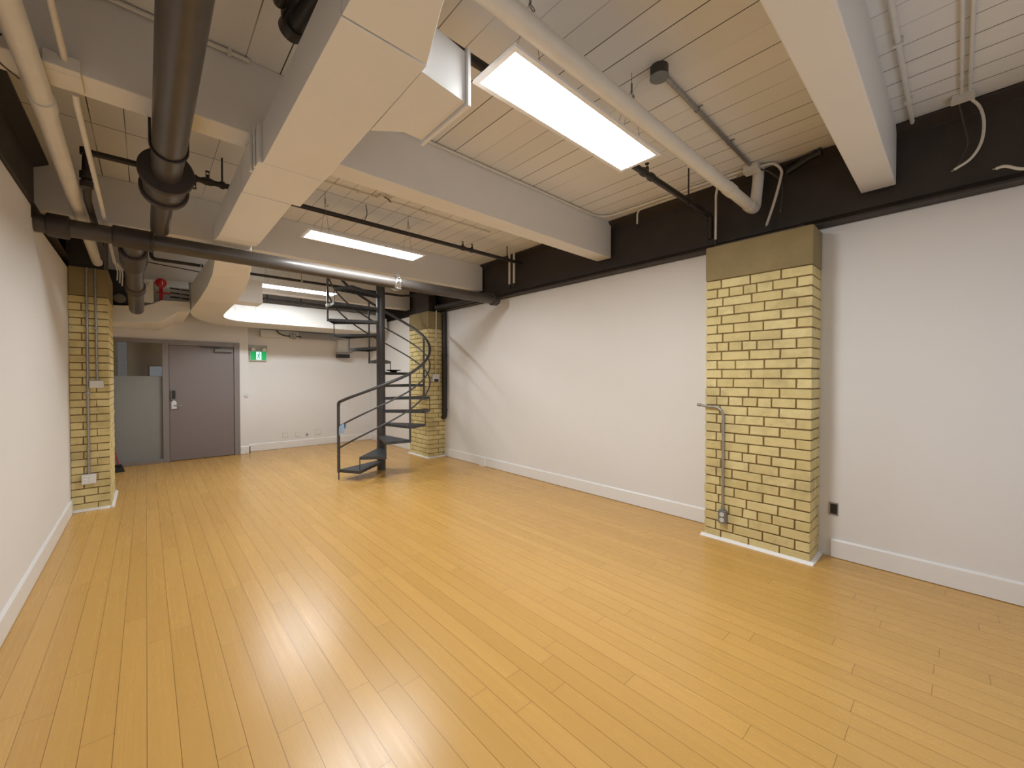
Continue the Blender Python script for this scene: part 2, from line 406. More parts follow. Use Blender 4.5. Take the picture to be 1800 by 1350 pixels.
MB().box((-0.432, fy0, 0), (-0.402, fy1, 2.172)).box((-0.402, fy0, 2.105), (0.212, fy1, 2.172)).box((-0.402, fy0, 0), (0.212, fy1, 0.07)).build('window_frame', M['frame'], wd, bevel=0.004)
MB().box((-0.402, YD + 0.030, 0.07), (0.212, YD + 0.036, 2.105)).build('glass_pane', M['glass'], wd)
MB().box((-0.402, YD + 0.026, 0.07), (0.212, YD + 0.0295, 1.527)).build('frosted_film', M['frost'], wd)

# ------------------------------------------------------------------ spiral staircase
PX, PY, RR, A0, ST, Z1, RI = 2.840, 6.324, 0.785, 196.465, 27.12, 0.1506, 0.2063
def sp(b, z, r=RR): a = R(A0 + ST * b); return Vector((PX + r * math.cos(a), PY + r * math.sin(a), z))
st = thing('spiral_staircase', (PX, PY, 0), 'dark grey steel spiral staircase with wedge treads and curving three-rail balustrade', 'staircase')
MB().tube([(PX, PY, 0), (PX, PY, ZC - 0.001)], 0.068, 28).build('centre_pole', M['stair'], st)
NT_ = 14
for k in range(1, NT_ + 1):
    z = Z1 + RI * (k - 1); b0, b1 = k - 1, k
    c0, c1 = sp(b0, z), sp(b1, z)
    am = R(A0 + ST * (k - 0.5)); tx = Vector((-math.sin(am), math.cos(am), 0)); rx = Vector((math.cos(am), math.sin(am), 0)); cc = Vector((PX, PY, z))
    i0 = cc + rx * 0.05 - tx * 0.055; i1 = cc + rx * 0.05 + tx * 0.055
    P = [i0, c0, c1, i1]
    dn = Vector((0, 0, -1))
    m = MB().loft([[p for p in P], [p + dn * 0.006 for p in P]])
    cen = (i0 + i1 + c0 + c1) / 4
    for a_, b_ in ((i0, c0), (c0, c1), (c1, i1)):   # folded lip
        ins = ((cen - (a_ + b_) / 2)).normalized() * 0.006
        m.loft([[a_ + dn * 0.005, b_ + dn * 0.005, b_ + dn * 0.042, a_ + dn * 0.042], [q + ins for q in (a_ + dn * 0.005, b_ + dn * 0.005, b_ + dn * 0.042, a_ + dn * 0.042)]])
    m.build('tread', M['tread'], st)
for k in range(1, NT_):
    z = Z1 + RI * (k - 1)
    if k % 3: MB().tube([sp(k, z - 0.045, RR - 0.006), sp(k, z + RI + 0.0, RR - 0.006)], 0.0075, 10).build('riser_rod', M['stair'], st)
def hcurve(b, tab):
    for (b0, h0), (b1, h1) in zip(tab[:-1], tab[1:]):
        if b <= b1: return h0 + (h1 - h0) * (b - b0) / (b1 - b0)
    return tab[-1][1]
HT = [(0, 0.985), (1.5, 0.875), (3, 0.79), (4.5, 0.79), (6, 0.835), (9, 0.86), (20, 0.86)]
MT = [(0, 0.625), (1.5, 0.58), (3, 0.535), (6, 0.55), (20, 0.57)]
LT = [(0, 0.31), (3, 0.25), (6, 0.27), (20, 0.285)]
def rail(tab, r, bmax, first=None):
    pts = []
    b = 0
    while b <= bmax + 1e-6:
        z = Z1 + RI * b + hcurve(b, tab); pts.append(sp(b, z)); b += 0.125
    # smooth heights
    zs = [p.z for p in pts]
    for _ in range(4): zs = [zs[0]] + [(zs[i - 1] + zs[i] * 2 + zs[i + 1]) / 4 for i in range(1, len(zs) - 1)] + [zs[-1]]
    for p, z in zip(pts, zs): p.z = z
    if first: pts = first + pts[1:]
    return MB().tube(pts, r, 12)
n0 = sp(0, 0)
rail(HT, 0.0225, 11.2, [sp(0, 1.09), sp(0.02, 1.128), sp(0.07, 1.145)]).build('handrail', M['stair'], st)
rail(MT, 0.0125, 12.2).build('middle_rail', M['stair'], st)
rail(LT, 0.0125, 13.0).build('lower_rail', M['stair'], st)
MB().bar(sp(0, Z1 - 0.045), sp(0, 1.11), 0.036, 0.036).build('newel_post', M['stair'], st, bevel=0.003)
MB().tube([sp(0, 0.0), sp(0, Z1 - 0.04)], 0.009, 10).build('foot_rod', M['stair'], st)
for k in (3, 6, 9, 12):
    z = Z1 + RI * (k - 1)
    zt = min(Z1 + RI * k + hcurve(k, HT), 3.36)
    MB().bar(sp(k, z - 0.045), sp(k, zt), 0.024, 0.024).build('baluster', M['stair'], st, bevel=0.002)
# white wrapped tread end, near the top
MB().tube([sp(12.05, Z1 + RI * 12 - 0.012, RR + 0.005), sp(12.25, Z1 + RI * 12 - 0.012, RR - 0.005)], 0.025, 10).build('wrapped_edge', M['plastic'], st)

# blue cloth hung on the middle rail by the newel
zc = Z1 + 0.60
t = thing('cleaning_cloth', sp(0.22, 0.66), 'crumpled light blue cloth hanging on the middle stair rail by the newel', 'cloth')
pa, pb = sp(0.10, 0), sp(0.36, 0)
NU, NV = 10, 14; grid = []
for j in range(NV + 1):
    f = j / NV; row = []
    for i in range(NU + 1):
        u = i / NU; p = pa.lerp(pb, u); b_ = 0.10 + 0.26 * u
        zr = Z1 + RI * b_ + hcurve(b_, MT) + 0.019
        nrm = Vector((p.x - PX, p.y - PY, 0)).normalized()
        side = 1 if f > 0.45 else -1
        ff = abs(f - 0.45) / 0.55
        drop = ff * (0.155 if side > 0 else 0.125) * (1 + 0.10 * math.sin(u * 7 + side))
        o_ = 0.020 * min(1, ff * 6) * side + 0.006 * math.sin(u * 9 + ff * 4) * ff + 0.004 * side * ff
        row.append(p + nrm * o_ + Vector((0, 0, zr - drop)))
    grid.append(row)
m = MB(); vs = [p for r_ in grid for p in r_]; W = NU + 1
m._add(vs, [(j * W + i, j * W + i + 1, (j + 1) * W + i + 1, (j + 1) * W + i) for j in range(NV) for i in range(NU)], True)
o = m.build('folded_sheet', M['cloth'], t, smooth_angle=80)
md = o.modifiers.new('thickness', 'SOLIDIFY'); md.thickness = 0.004
md = o.modifiers.new('soft', 'SUBSURF'); md.levels = 1; md.render_levels = 1

# black disc on a tread
cz = Z1 + RI * 7
dc = sp(7.35, cz, 0.42)
ring = lambda r, z: [(dc.x + r * math.cos(2 * math.pi * j / 32), dc.y + r * math.sin(2 * math.pi * j / 32), z) for j in range(32)]
o = MB().loft([ring(0.05, cz + 0.001), ring(0.06, cz + 0.02), ring(0.115, cz + 0.028), ring(0.125, cz + 0.036), ring(0.118, cz + 0.042), ring(0.02, cz + 0.034)], True, True).build('round_lid', M['blk'])
tag(o, 'black round lid lying on a tread halfway up the spiral staircase', 'lid')

# ------------------------------------------------------------------ LED panels
def led_panel(cx, cy, z, L, label, hx):
    Wd = 0.305; t = thing('led_panel_light', (cx, cy, z), label, 'ceiling light', 'hanging light panels')
    x0, x1, y0, y1 = cx - L / 2, cx + L / 2, cy - Wd / 2, cy + Wd / 2; f = 0.026
    fr = MB()
    fr.box((x0, y0, z), (x1, y0 + f, z + 0.012)).box((x0, y1 - f, z), (x1, y1, z + 0.012)).box((x0, y0 + f, z), (x0 + f, y1 - f, z + 0.012)).box((x1 - f, y0 + f, z), (x1, y1 - f, z + 0.012))
    fr.box((x0 + 0.001, y0 + 0.001, z + 0.0125), (x1 - 0.001, y1 - 0.001, z + 0.016))
    fr.build('frame', M['trimw'], t)
    df = MB(); df._add([(x0 + f, y0 + f, z + 0.004), (x1 - f, y0 + f, z + 0.004), (x1 - f, y1 - f, z + 0.004), (x0 + f, y1 - f, z + 0.004)], [(0, 1, 2, 3)])
    df.build('diffuser', M['led'], t)
    for h in hx:
        zk = 3.285; ky = cy - 0.085
        wr = MB().tube([(h, ky, ZC), (h, ky, zk)], 0.0024, 6)
        for q in (y0 + 0.02, y1 - 0.02): wr.tube([(h, ky, zk), (h + 0.02, q, z + 0.014)], 0.0014, 6)
        wo = wr.build('suspension_wire', M['wire'], t)
        MB().tube([(h, ky, zk + 0.03), (h, ky, zk - 0.02)], 0.006, 8).tube(arc((h + 0.012, ky, zk - 0.036), (1, 0, 0), (0, 0.3, 0.95), 0.017, 0, 360, 18), 0.0025, 6).build('cable_gripper', M['wire'], wo)
    return t
led_panel(1.842, 1.458, 2.94, 1.285, 'nearest of the three hanging white light panels, beside a white pipe', (1.36, 2.24))
led_panel(1.832, 4.405, 2.945, 1.285, 'middle hanging white light panel, between the air duct and a black sprinkler pipe', (1.36, 2.28))
led_panel(1.842, 7.36, 2.95, 1.285, 'farthest hanging light panel, past the big drain pipe and left of the stairs', (1.40, 2.36))

# ------------------------------------------------------------------ air duct
du = thing('air_duct', (0.66, 4.0, 2.7), 'long white boxed air duct under the beams, elbowing right at the back', 'duct')
def sec(xl, xr, y, zb, zt): return [(xl, y, zb), (xr, y, zb), (xr, y, zt), (xl, y, zt)]
m = MB().loft([sec(0.505, 0.64, YF + 0.01, 2.717, 2.935), sec(0.505, 0.66, 0.90, 2.717, 2.935), sec(0.500, 0.735, 1.16, 2.717, 2.935), sec(0.499, 0.822, 1.402, 2.717, 2.935)])
m.build('tapered_section', M['duct'], du, bevel=0.002)
MB().loft([sec(0.499, 0.824, 1.408, 2.715, 2.937), sec(0.502, 0.829, 2.652, 2.715, 2.937)]).build('main_section', M['duct'], du, bevel=0.002)
m = MB().loft([sec(0.480, 0.826, 2.66, 2.717, 2.935), sec(0.477, 0.826, 3.16, 2.717, 2.935)])
m.box((0.47, 2.72, 2.712), (0.478, 2.742, 2.94)).box((0.462, 2.80, 2.712), (0.478, 2.815, 2.94))
m.build('main_section', M['duct'], du, bevel=0.002)
rings = [sec(0.476, 0.772, 3.17, 2.717, 2.935), sec(0.474, 0.775, 4.25, 2.717, 2.935), sec(0.474, 0.778, 4.45, 2.735, 2.938), sec(0.476, 0.785, 4.62, 2.780, 2.942), sec(0.48, 0.79, 4.75, 2.808, 2.944), sec(0.49, 0.80, 4.86, 2.808, 2.944)]
MB().loft(rings).build('offset_section', M['duct'], du, bevel=0.002)
rings = [sec(0.495, 0.81, 4.865, 2.806, 2.942), sec(0.52, 0.838, 5.0, 2.73, 2.935), sec(0.53, 0.850, 5.12, 2.675, 2.91), sec(0.536, 0.868, 5.36, 2.605, 2.85), sec(0.53, 0.885, 5.75, 2.545, 2.83), sec(0.505, 0.888, 6.5, 2.485, 2.83), sec(0.49, 0.894, 7.3, 2.48, 2.83)]
MB().loft(rings).build('dropped_section', M['duct'], du, bevel=0.002)
poly = [(0.49, 7.302), (0.50, 7.75), (0.56, 8.2), (0.68, 8.65), (0.88, 9.05), (1.10, 9.25), (1.30, 9.30), (1.45, 9.30), (1.45, 8.40), (1.30, 8.395), (1.16, 8.34), (1.04, 8.22), (0.95, 8.02), (0.91, 7.75), (0.894, 7.302)]
o = MB().prism(poly, 2.48, 2.845).build('elbow', M['duct'], du, bevel=0.002)
MB().box((1.452, 8.40, 2.48), (3.06, 9.30, 2.845)).build('cross_section', M['duct'], du, bevel=0.002)
MB().box((3.062, 8.403, 2.483), (3.70, 9.297, 2.842)).box((3.70, 8.48, 2.53), (3.95, 9.2, 2.80)).build('end_section', M['duct'], du, bevel=0.002)
MB().box((0.896, 6.80, 2.58), (1.268, 7.17, 2.90)).build('riser_box', M['duct'], du, bevel=0.003)
# near side branch box with an open flange on its right end
poly = [(0.826, 1.445), (1.06, 1.478), (1.06, 1.86), (0.955, 1.86), (0.885, 1.915), (0.831, 1.955)]
m = MB().prism(poly, 2.716, 2.940)
m.build('branch_box', M['duct'], du, bevel=0.002)
MB().box((1.062, 1.462, 2.700), (1.078, 1.878, 2.955)).build('branch_flange', M['duct'], du, bevel=0.002)
# low boxed bulkhead between the duct elbow and the left wall
front = [(0.486, 2.60), (0.17, 2.585), (0.09, 2.53), (-0.01, 2.485), (-0.62, 2.43), (-0.62, 2.20), (-0.01, 2.262), (0.10, 2.272), (0.185, 2.302), (0.29, 2.395), (0.35, 2.445), (0.486, 2.462)]
back = [(0.486, 2.60), (0.17, 2.585), (0.09, 2.53), (-0.01, 2.485), (-0.62, 2.43), (-0.62, 2.335), (-0.01, 2.325), (0.10, 2.325), (0.185, 2.33), (0.29, 2.40), (0.35, 2.448), (0.486, 2.465)]
o = MB().loft([[(x, 7.50, z) for x, z in front], [(x, YD - 0.002, z) for x, z in back]]).build('boxed_bulkhead', M['beam'])
tag(o, 'white boxed bulkhead with a wavy stepped underside above the frosted glass sidelight', 'bulkhead')

# ------------------------------------------------------------------ big drain pipes
dp = thing('drain_pipe', (0.113, 3.0, 2.83), 'fat dark grey drain pipe with bolted flange running under the beams at upper left', 'pipe')
def yz(y): return 2.825 + 0.012 * (y - 1.8) / 3
MB().tube([(0.118, YF + 0.01, 2.825), (0.113, 3.50, yz(3.5))], 0.079, 32).build('pipe', M['iron'], dp)
MB().tube([(0.108, 3.78, yz(3.8)), (0.104, 4.50, yz(4.5)), (0.104, 4.62, 2.815), (0.104, 4.70, 2.80)], 0.066, 28).build('lower_pipe', M['iron'], dp)
def flange(y0, y1, r, x, z): return MB().tube([(x, y0, z), (x, y0 + 0.006, z), (x, y1 - 0.006, z), (x, y1, z)], r, 36, True, [r - 0.006, r, r, r - 0.006])
flange(3.44, 3.49, 0.145, 0.112, yz(3.45)).build('flange', M['irond'], dp)
MB().tube([(0.112, 3.485, yz(3.5)), (0.110, 3.77, yz(3.8))], 0.118, 36).build('coupling_body', M['iron'], dp)
flange(3.76, 3.81, 0.138, 0.110, yz(3.8)).build('flange', M['irond'], dp)
hz = yz(3.05)
hang = [(0.113 + 0.084 * math.cos(R(a)), 3.07, hz + 0.084 * math.sin(R(a))) for a in range(-180, 1, 12)]
MB().tube([(0.029, 3.07, ZC)] + hang + [(0.197, 3.07, ZC)], 0.007, 8).build('strap_hanger', M['black'], dp)

cp = thing('cross_drain_pipe', (1.8, 4.8, 2.716), 'dark grey drain pipe crossing the whole room, with tee and steel clamp', 'pipe')
CY, CZ = 4.80, 2.700
MB().tube([(XL + 0.001, CY, CZ), (4.05, CY, CZ)], 0.071, 32).build('pipe', M['iron'], cp)
def collar(x0, x1, r, mat, nm='coupling'): return MB().tube([(x0, CY, CZ), (x0 + 0.008, CY, CZ), (x1 - 0.008, CY, CZ), (x1, CY, CZ)], r, 32, True, [r - 0.01, r, r, r - 0.01]).build(nm, mat, cp)
collar(-0.565, -0.44, 0.092, M['irond'])
collar(-0.20, 0.06, 0.088, M['irond'], 'tee_body')
collar(0.035, 0.065, 0.094, M['irond'])
o = collar(2.325, 2.405, 0.084, M['chrome'], 'clamp')
for sx in (2.34, 2.39): MB().tube([(sx - 0.006, CY, CZ), (sx + 0.006, CY, CZ)], 0.092, 28).build('clamp_band', M['chrome'], o)
for by, bz in ((-0.03, 0.095), (-0.07, -0.08)):
    MB().tube([(2.335, CY + by, CZ + bz), (2.395, CY + by, CZ + bz)], 0.012, 8).build('clamp_bolt', M['chrome'], o)
MB().tube([(3.92, CY, CZ), (3.93, CY, CZ), (4.02, CY, CZ), (4.03, CY, CZ)], 0.09, 28, True, [0.08, 0.09, 0.09, 0.08]).tube([(4.0, CY, CZ)] + arc((4.0, CY + 0.10, CZ), (0, -1, 0), (1, 0, 0), 0.10, 0, 80, 8), 0.08, 24).build('end_elbow', M['irond'], cp)
MB().tube([(4.065, 4.86, 2.76), (4.065, 5.05, 2.812), (4.065, 6.60, 2.815)], 0.052, 24).build('wall_run', M['black'], cp)
br = MB().tube([(-0.07, CY, CZ - 0.01), (-0.075, 5.15, 2.635), (-0.08, 6.98, 2.37)], 0.072, 28)
bo = br.build('branch_pipe', M['iron'], cp)
def onbr(y): f = (y - 5.15) / (6.98 - 5.15); return Vector((-0.075 - 0.005 * f, y, 2.635 - 0.265 * f))
for ya, yb, r in ((5.02, 5.30, 0.100), (5.30, 5.42, 0.088), (6.02, 6.20, 0.086)):
    MB().tube([onbr(ya), onbr(ya + 0.01), onbr(yb - 0.01), onbr(yb)], r, 28, True, [r - 0.012, r, r, r - 0.012]).build('bell_joint', M['irond'], bo)

# elbow of a black pipe at the top, right of the drain pipe
t = thing('vent_pipe', (0.55, 1.6, 3.17), 'black pipe with collared elbow turning up to the ceiling beside the white duct', 'pipe')
MB().tube([(0.64, 1.25, 3.165), (0.545, 2.13, 3.17)] + arc((0.538, 2.13, 3.24), (0, 0.0, -1), (0, 1, 0), 0.07, 10, 80, 6) + [(0.536, 2.205, ZC - 0.001)], 0.040, 20).build('pipe', M['black'], t)
MB().tube([(0.541, 2.115, 3.17), (0.540, 2.125, 3.17), (0.534, 2.175, 3.172), (0.533, 2.185, 3.172)], 0.055, 24, True, [0.048, 0.057, 0.057, 0.048]).build('elbow_collar', M['irond'], t)
t = thing('vent_pipe', (0.48, 1.6, 3.25), 'thinner black pipe running close beside the black pipe with the collared elbow', 'pipe')
MB().tube([(0.468, 1.2, 3.20), (0.468, 2.06, 3.20)] + arc((0.468, 2.06, 3.26), (0, 0, -1), (0, 1, 0), 0.06, 10, 80, 6) + [(0.468, 2.125, ZC - 0.001)], 0.024, 16).build('pipe', M['black'], t)

# ------------------------------------------------------------------ white pipes on the left
t = thing('white_pipe', (-0.37, 3.0, 2.85), 'fat cream-painted pipe along the left wall sloping down to the brick column', 'pipe')
MB().tube([(-0.37, YF + 0.01, 2.915), (-0.37, 2.90, 2.893), (-0.39, 4.25, 2.885), (-0.392, 4.85, 2.868), (-0.392, 6.30, 2.80), (-0.392, 6.50, 2.795)], 0.044, 22).build('pipe', M['whitepipe'], t)
MB().tube([(-0.37, 3.06, 2.888), (-0.37, 3.16, 2.885)], 0.049, 22).build('coupling', M['whitepipe'], t)
MB().tube(bez([(-0.45, 2.80, 2.99), (-0.475, 2.78, 2.93), (-0.46, 2.80, 2.87), (-0.41, 2.86, 2.85)], 8), 0.004, 6).build('hanger_wire', M['cabled'], t)
t = thing('conduit', (-0.25, 3.5, 2.85), 'thin cream conduit with flat box on the beam, running above the left column', 'conduit')
MB().tube([(-0.245, YF + 0.01, 2.975), (-0.265, 2.80, 2.975)], 0.0135, 12).tube([(-0.25, 3.0, 2.925), (-0.25, 3.05, 2.905), (-0.243, 4.4, 2.84), (-0.245, 4.85, 2.815), (-0.25, 6.35, 2.79)], 0.0135, 12).build('tube', M['whitepipe'], t)
MB().box((-0.335, 2.79, 2.93), (-0.215, 2.838, 2.995)).box((-0.335, 2.84, 2.93), (-0.215, 2.99, 2.949)).build('junction_box', M['whitepipe'], t, bevel=0.004)
for i in range(3):
    MB().tube(bez([(-0.25 + 0.01 * i, 6.35, 2.79), (-0.23 + 0.02 * i, 6.45, 2.72), (-0.235 + 0.02 * i, 6.50, 2.62 - 0.03 * i)], 8), 0.007, 8).build('cable', M['cable'], t)

# ------------------------------------------------------------------ sprinkler pipes
def fitting(m, p, s=1.0):
    x, y, z = p
    m.tube([(x - 0.045 * s, y, z), (x - 0.02 * s, y, z), (x + 0.02 * s, y, z), (x + 0.045 * s, y, z)], 0.03, 14, True, [0.022, 0.031, 0.031, 0.022])
    return m
def head(m, p, up=True):
    x, y, z = p; q = 1 if up else -1
    m.tube([(x, y, z), (x, y, z + q * 0.03), (x, y, z + q * 0.034)], 0.014, 10)
    m.tube([(x - 0.009, y, z + q * 0.03), (x - 0.012, y, z + q * 0.05), (x, y, z + q * 0.062)], 0.003, 6).tube([(x + 0.009, y, z + q * 0.03), (x + 0.012, y, z + q * 0.05), (x, y, z + q * 0.062)], 0.003, 6)
    m.tube([(x, y, z + q * 0.060), (x, y, z + q * 0.064)], 0.017, 12)
    return m
t = thing('sprinkler_pipe', (2.4, 1.6, 3.09), 'black sprinkler pipe passing above the nearest light panel to the right girder', 'pipe')
MB().tube([(0.84, 1.645, 3.085), (4.06, 1.645, 3.085)] + arc((4.06, 1.645, 3.035), (0, 0, 1), (1, 0, 0), 0.05, 10, 90, 6) + [(4.11, 1.645, 2.86)], 0.0235, 16).build('pipe', M['black'], t)
for x in (2.86, 2.97): fitting(MB(), (x, 1.645, 3.085)).build('fitting', M['black'], t)
head(MB(), (2.91, 1.645, 3.105)).build('sprinkler_head', M['black'], t)
MB().tube([(3.63, 1.645, 3.1), (3.63, 1.645, ZC - 0.001)], 0.007, 8).tube([(3.615, 1.645, 3.085), (3.645, 1.645, 3.085)], 0.031, 14).build('hanger_rod', M['black'], t)
t = thing('sprinkler_pipe', (2.6, 4.33, 3.2), 'black sprinkler pipe beside the middle light panel, between the two beams', 'pipe')
MB().tube([(0.84, 4.345, 3.186), (4.14, 4.345, 3.186)], 0.0235, 16).build('pipe', M['black'], t)
for x, q in ((3.07, 1), (3.21, 0.8)): fitting(MB(), (x, 4.345, 3.186), q).build('fitting', M['black'], t)
head(MB(), (3.07, 4.345, 3.205)).build('sprinkler_head', M['black'], t); head(MB(), (3.22, 4.345, 3.205)).build('sprinkler_head', M['black'], t)
MB().tube([(3.84, 4.345, 3.19), (3.84, 4.345, ZC - 0.001)], 0.007, 8).tube([(3.825, 4.345, 3.186), (3.855, 4.345, 3.186)], 0.031, 14).build('hanger_rod', M['black'], t)
MB().tube(bez([(1.79, 4.345, ZC - 0.001), (1.80, 4.345, 3.33), (1.80, 4.345, 3.27), (1.775, 4.345, 3.206)], 6), 0.004, 6).build('hanger_wire', M['black'], t)
t = thing('sprinkler_pipe', (0.1, 4.25, 3.14), 'black sprinkler pipe with valve dropping at the left wall behind the fat drain pipe', 'pipe')
MB().tube([(0.60, 4.25, 3.15), (-0.255, 4.25, 3.135)] + arc((-0.255, 4.25, 3.085), (0, 0, 1), (-1, 0, 0), 0.05, 10, 90, 6) + [(-0.305, 4.25, 2.90), (-0.312, 4.40, 2.835), (-0.312, 4.95, 2.822), (-0.312, 5.9, 2.72)], 0.022, 16).build('pipe', M['black'], t)
for zz in (2.99, 2.925):
    MB().tube([(-0.305, 4.25, zz), (-0.305, 4.25, zz - 0.005), (-0.305, 4.25, zz - 0.05), (-0.305, 4.25, zz - 0.055)], 0.036, 14, True, [0.028, 0.037, 0.037, 0.028]).build('valve_body', M['irond'], t)
MB().tube([(-0.305, 4.25, 3.11), (-0.305, 4.25, 3.155)], 0.034, 14).build('elbow_fitting', M['irond'], t)
for x, q in ((0.40, 1), (0.31, 0.6)): fitting(MB(), (x, 4.25, 3.147), q).build('fitting', M['black'], t)
head(MB(), (0.40, 4.25, 3.168)).build('sprinkler_head', M['black'], t); head(MB(), (0.31, 4.25, 3.125), False).build('sprinkler_head', M['black'], t)
MB().tube([(0.50, 4.25, 3.15), (0.50, 4.25, ZC - 0.001)], 0.007, 8).tube([(0.485, 4.25, 3.149), (0.515, 4.25, 3.149)], 0.032, 14).build('hanger_rod', M['black'], t)
t = thing('sprinkler_pipe', (2.4, 7.0, 3.04), 'thin black sprinkler pipe above the farthest light panel, bending toward the right wall', 'pipe')
MB().tube([(0.9, 7.0, 3.03), (3.55, 7.0, 3.03), (3.75, 6.80, 3.03), (4.1, 6.2, 3.03)], 0.02, 14).build('pipe', M['black'], t)
MB().tube([(1.84, 7.0, 3.03), (1.84, 7.0, ZC - 0.001)], 0.006, 8).tube([(1.825, 7.0, 3.03), (1.855, 7.0, 3.03)], 0.027, 12).build('hanger_rod', M['galv'], t)
t = thing('sprinkler_pipe', (2.4, 8.2, 2.89), 'black sprinkler pipe lying just above the cross run of the duct', 'pipe')
MB().tube([(1.52, 8.22, 2.885), (4.0, 8.22, 2.885)], 0.019, 14).build('pipe', M['black'], t)
for x in (1.60, 2.15, 2.62): fitting(MB(), (x, 8.22, 2.885), 0.7).build('fitting', M['black'], t)
for x in (1.60, 2.15): MB().tube([(x, 8.22, 2.89), (x, 8.22, 3.30)], 0.008, 8).build('hanger_rod', M['black'], t)
t = thing('pipe_run', (0.4, 5.9, 2.9), 'black pipe with bent end behind the cross pipe, left of the duct', 'pipe')
MB().tube([(0.056, 6.2, 2.98), (0.06, 6.2, 2.90)] + arc((0.10, 6.2, 2.90), (-1, 0, 0), (0, 0, -1), 0.04, 0, 90, 6) + [(0.53, 6.2, 2.862)], 0.019, 14).build('pipe', M['black'], t)
MB().tube([(0.50, 6.2, 2.865), (0.515, 6.2, 2.864)], 0.024, 12).build('band', M['galv'], t)
t = thing('pipe_run', (0.4, 6.3, 2.85), 'thin black rod just below the bent black pipe left of the duct', 'pipe')
MB().tube([(0.02, 6.32, 2.84), (0.50, 6.32, 2.81)], 0.006, 8).build('rod', M['black'], t)
MB().tube([(0.49, 6.32, 2.811), (0.50, 6.32, 2.81)], 0.009, 8).build('end_cap', M['black'], t)
for i, (z, lb) in enumerate(((2.80, 'upper of three dark pipes right of the red alarm bell'), (2.735, 'middle of three dark pipes right of the red alarm bell'), (2.675, 'lowest of three dark pipes right of the red alarm bell'))):
    t = thing('service_pipe', (0.3, 7.68, z), lb, 'pipe', 'dark pipes by the alarm bell')
    MB().tube([(0.27, 7.68, z), (0.486, 7.68, z - 0.01)], 0.011, 10).build('pipe', M['irond'], t)
    MB().tube([(0.38, 7.68, z - 0.006), (0.395, 7.68, z - 0.006)], 0.016, 10).build('clip', M['galv'], t)
o = MB().box((-0.30, 7.80, 2.62), (0.487, 7.85, 2.94)).build('backing_board', M['plastic'], bevel=0.004)
tag(o, 'white board behind the three dark pipes and the red alarm bell', 'board')

# red bell, panel, fan-like drum by the left column
t = thing('alarm_bell', (0.17, 7.56, 2.82), 'round red fire alarm bell above the door side, left of the duct', 'alarm bell')
MB().tube([(0.168, 7.51, 2.832), (0.168, 7.515, 2.832), (0.168, 7.56, 2.832), (0.168, 7.575, 2.832)], 0.06, 28, True, [0.047, 0.062, 0.064, 0.05]).build('gong', M['red'], t)
MB().box((0.148, 7.56, 2.587), (0.188, 7.60, 2.81)).build('bracket', M['red'], t, bevel=0.003)
MB().box((0.121, 7.53, 2.685), (0.265, 7.559, 2.705)).build('base_plate', M['red'], t, bevel=0.003)
MB().box((0.180, 7.505, 2.806), (0.188, 7.51, 2.858)).build('marking', M['plastic'], t)
t = thing('control_panel', (0.03, 7.56, 2.65), 'small white equipment panel left of the red alarm bell', 'panel')
MB().box((-0.024, 7.51, 2.535), (0.089, 7.59, 2.855)).build('housing', M['plastic'], t, bevel=0.004)
for i, (a, c) in enumerate(((0.0, 0.05), (0.005, 0.04), (0.01, 0.045))): MB().box((a, 7.506, 2.815 - 0.02 * i), (c, 7.51, 2.819 - 0.02 * i)).build('printed_line', M['dgrey'], t)
MB().box((0.090, 7.52, 2.556), (0.1025, 7.59, 2.84)).build('side_cover', M['grey'], t, bevel=0.003)
t = thing('air_handler', (-0.3, 8.0, 2.6), 'dark machine with a pale drum end between the brick column and the sloping pipe', 'machine')
MB().box((-0.58, 7.60, 2.478), (-0.16, 7.78, 2.95)).build('casing', M['black'], t, bevel=0.02)
MB().tube([(-0.25, 7.52, 2.56), (-0.25, 7.60, 2.56)], 0.06, 20).tube([(-0.25, 7.51, 2.56), (-0.25, 7.52, 2.56)], 0.035, 16).build('drum', M['grey'], t)

# ------------------------------------------------------------------ near right ceiling services
t = thing('white_pipe', (2.3, 1.24, 3.0), 'fat white pipe beside the nearest light panel with elbow above the near brick column', 'pipe')
MB().tube([(0.3, 1.242, 2.99), (4.00, 1.242, 3.004)] + arc((4.00, 1.242, 3.094), (0, 0, -1), (1, 0, 0), 0.09, 10, 90, 8) + [(4.09, 1.225, 3.28), (4.09, 1.222, ZC - 0.001)], 0.045, 24).build('pipe', M['whitepipe'], t)
MB().tube([(3.42, 1.242, 3.003), (3.425, 1.242, 3.003), (3.52, 1.242, 3.003), (3.525, 1.242, 3.003)], 0.05, 24).build('coupling', M['whitepipe'], t)
MB().tube([(3.90, 1.242, 3.004), (3.97, 1.242, 3.004)], 0.051, 24).tube([(3.935, 1.242, 3.05), (3.935, 1.242, 3.075)], 0.006, 8).build('clamp', M['whitepipe'], t)
t = thing('junction_box', (2.32, 1.24, 3.35), 'round grey junction box on the ceiling right of the nearest light panel', 'junction box')
MB().tube([(2.32, 1.235, ZC - 0.001), (2.32, 1.235, ZC - 0.062)], 0.052, 28).build('body', M['dgrey'], t)
MB().tube([(2.32, 1.235, ZC - 0.062), (2.32, 1.235, ZC - 0.066)], 0.056, 28).build('cover_plate', M['grey'], t)
MB().tube(bez([(2.28, 1.265, ZC - 0.05), (2.23, 1.33, 3.28), (2.215, 1.37, 3.19), (2.21, 1.41, 3.06), (2.17, 1.44, 2.962)], 8), 0.0022, 6).build('supply_cord', M['cable'], t)
t = thing('conduit', (3.2, 1.25, 3.36), 'grey metal conduit on the ceiling from the round junction box to the right girder', 'conduit')
MB().tube([(2.372, 1.237, ZC - 0.0165), (3.93, 1.243, ZC - 0.0165)], 0.015, 14).build('tube', M['galv'], t)
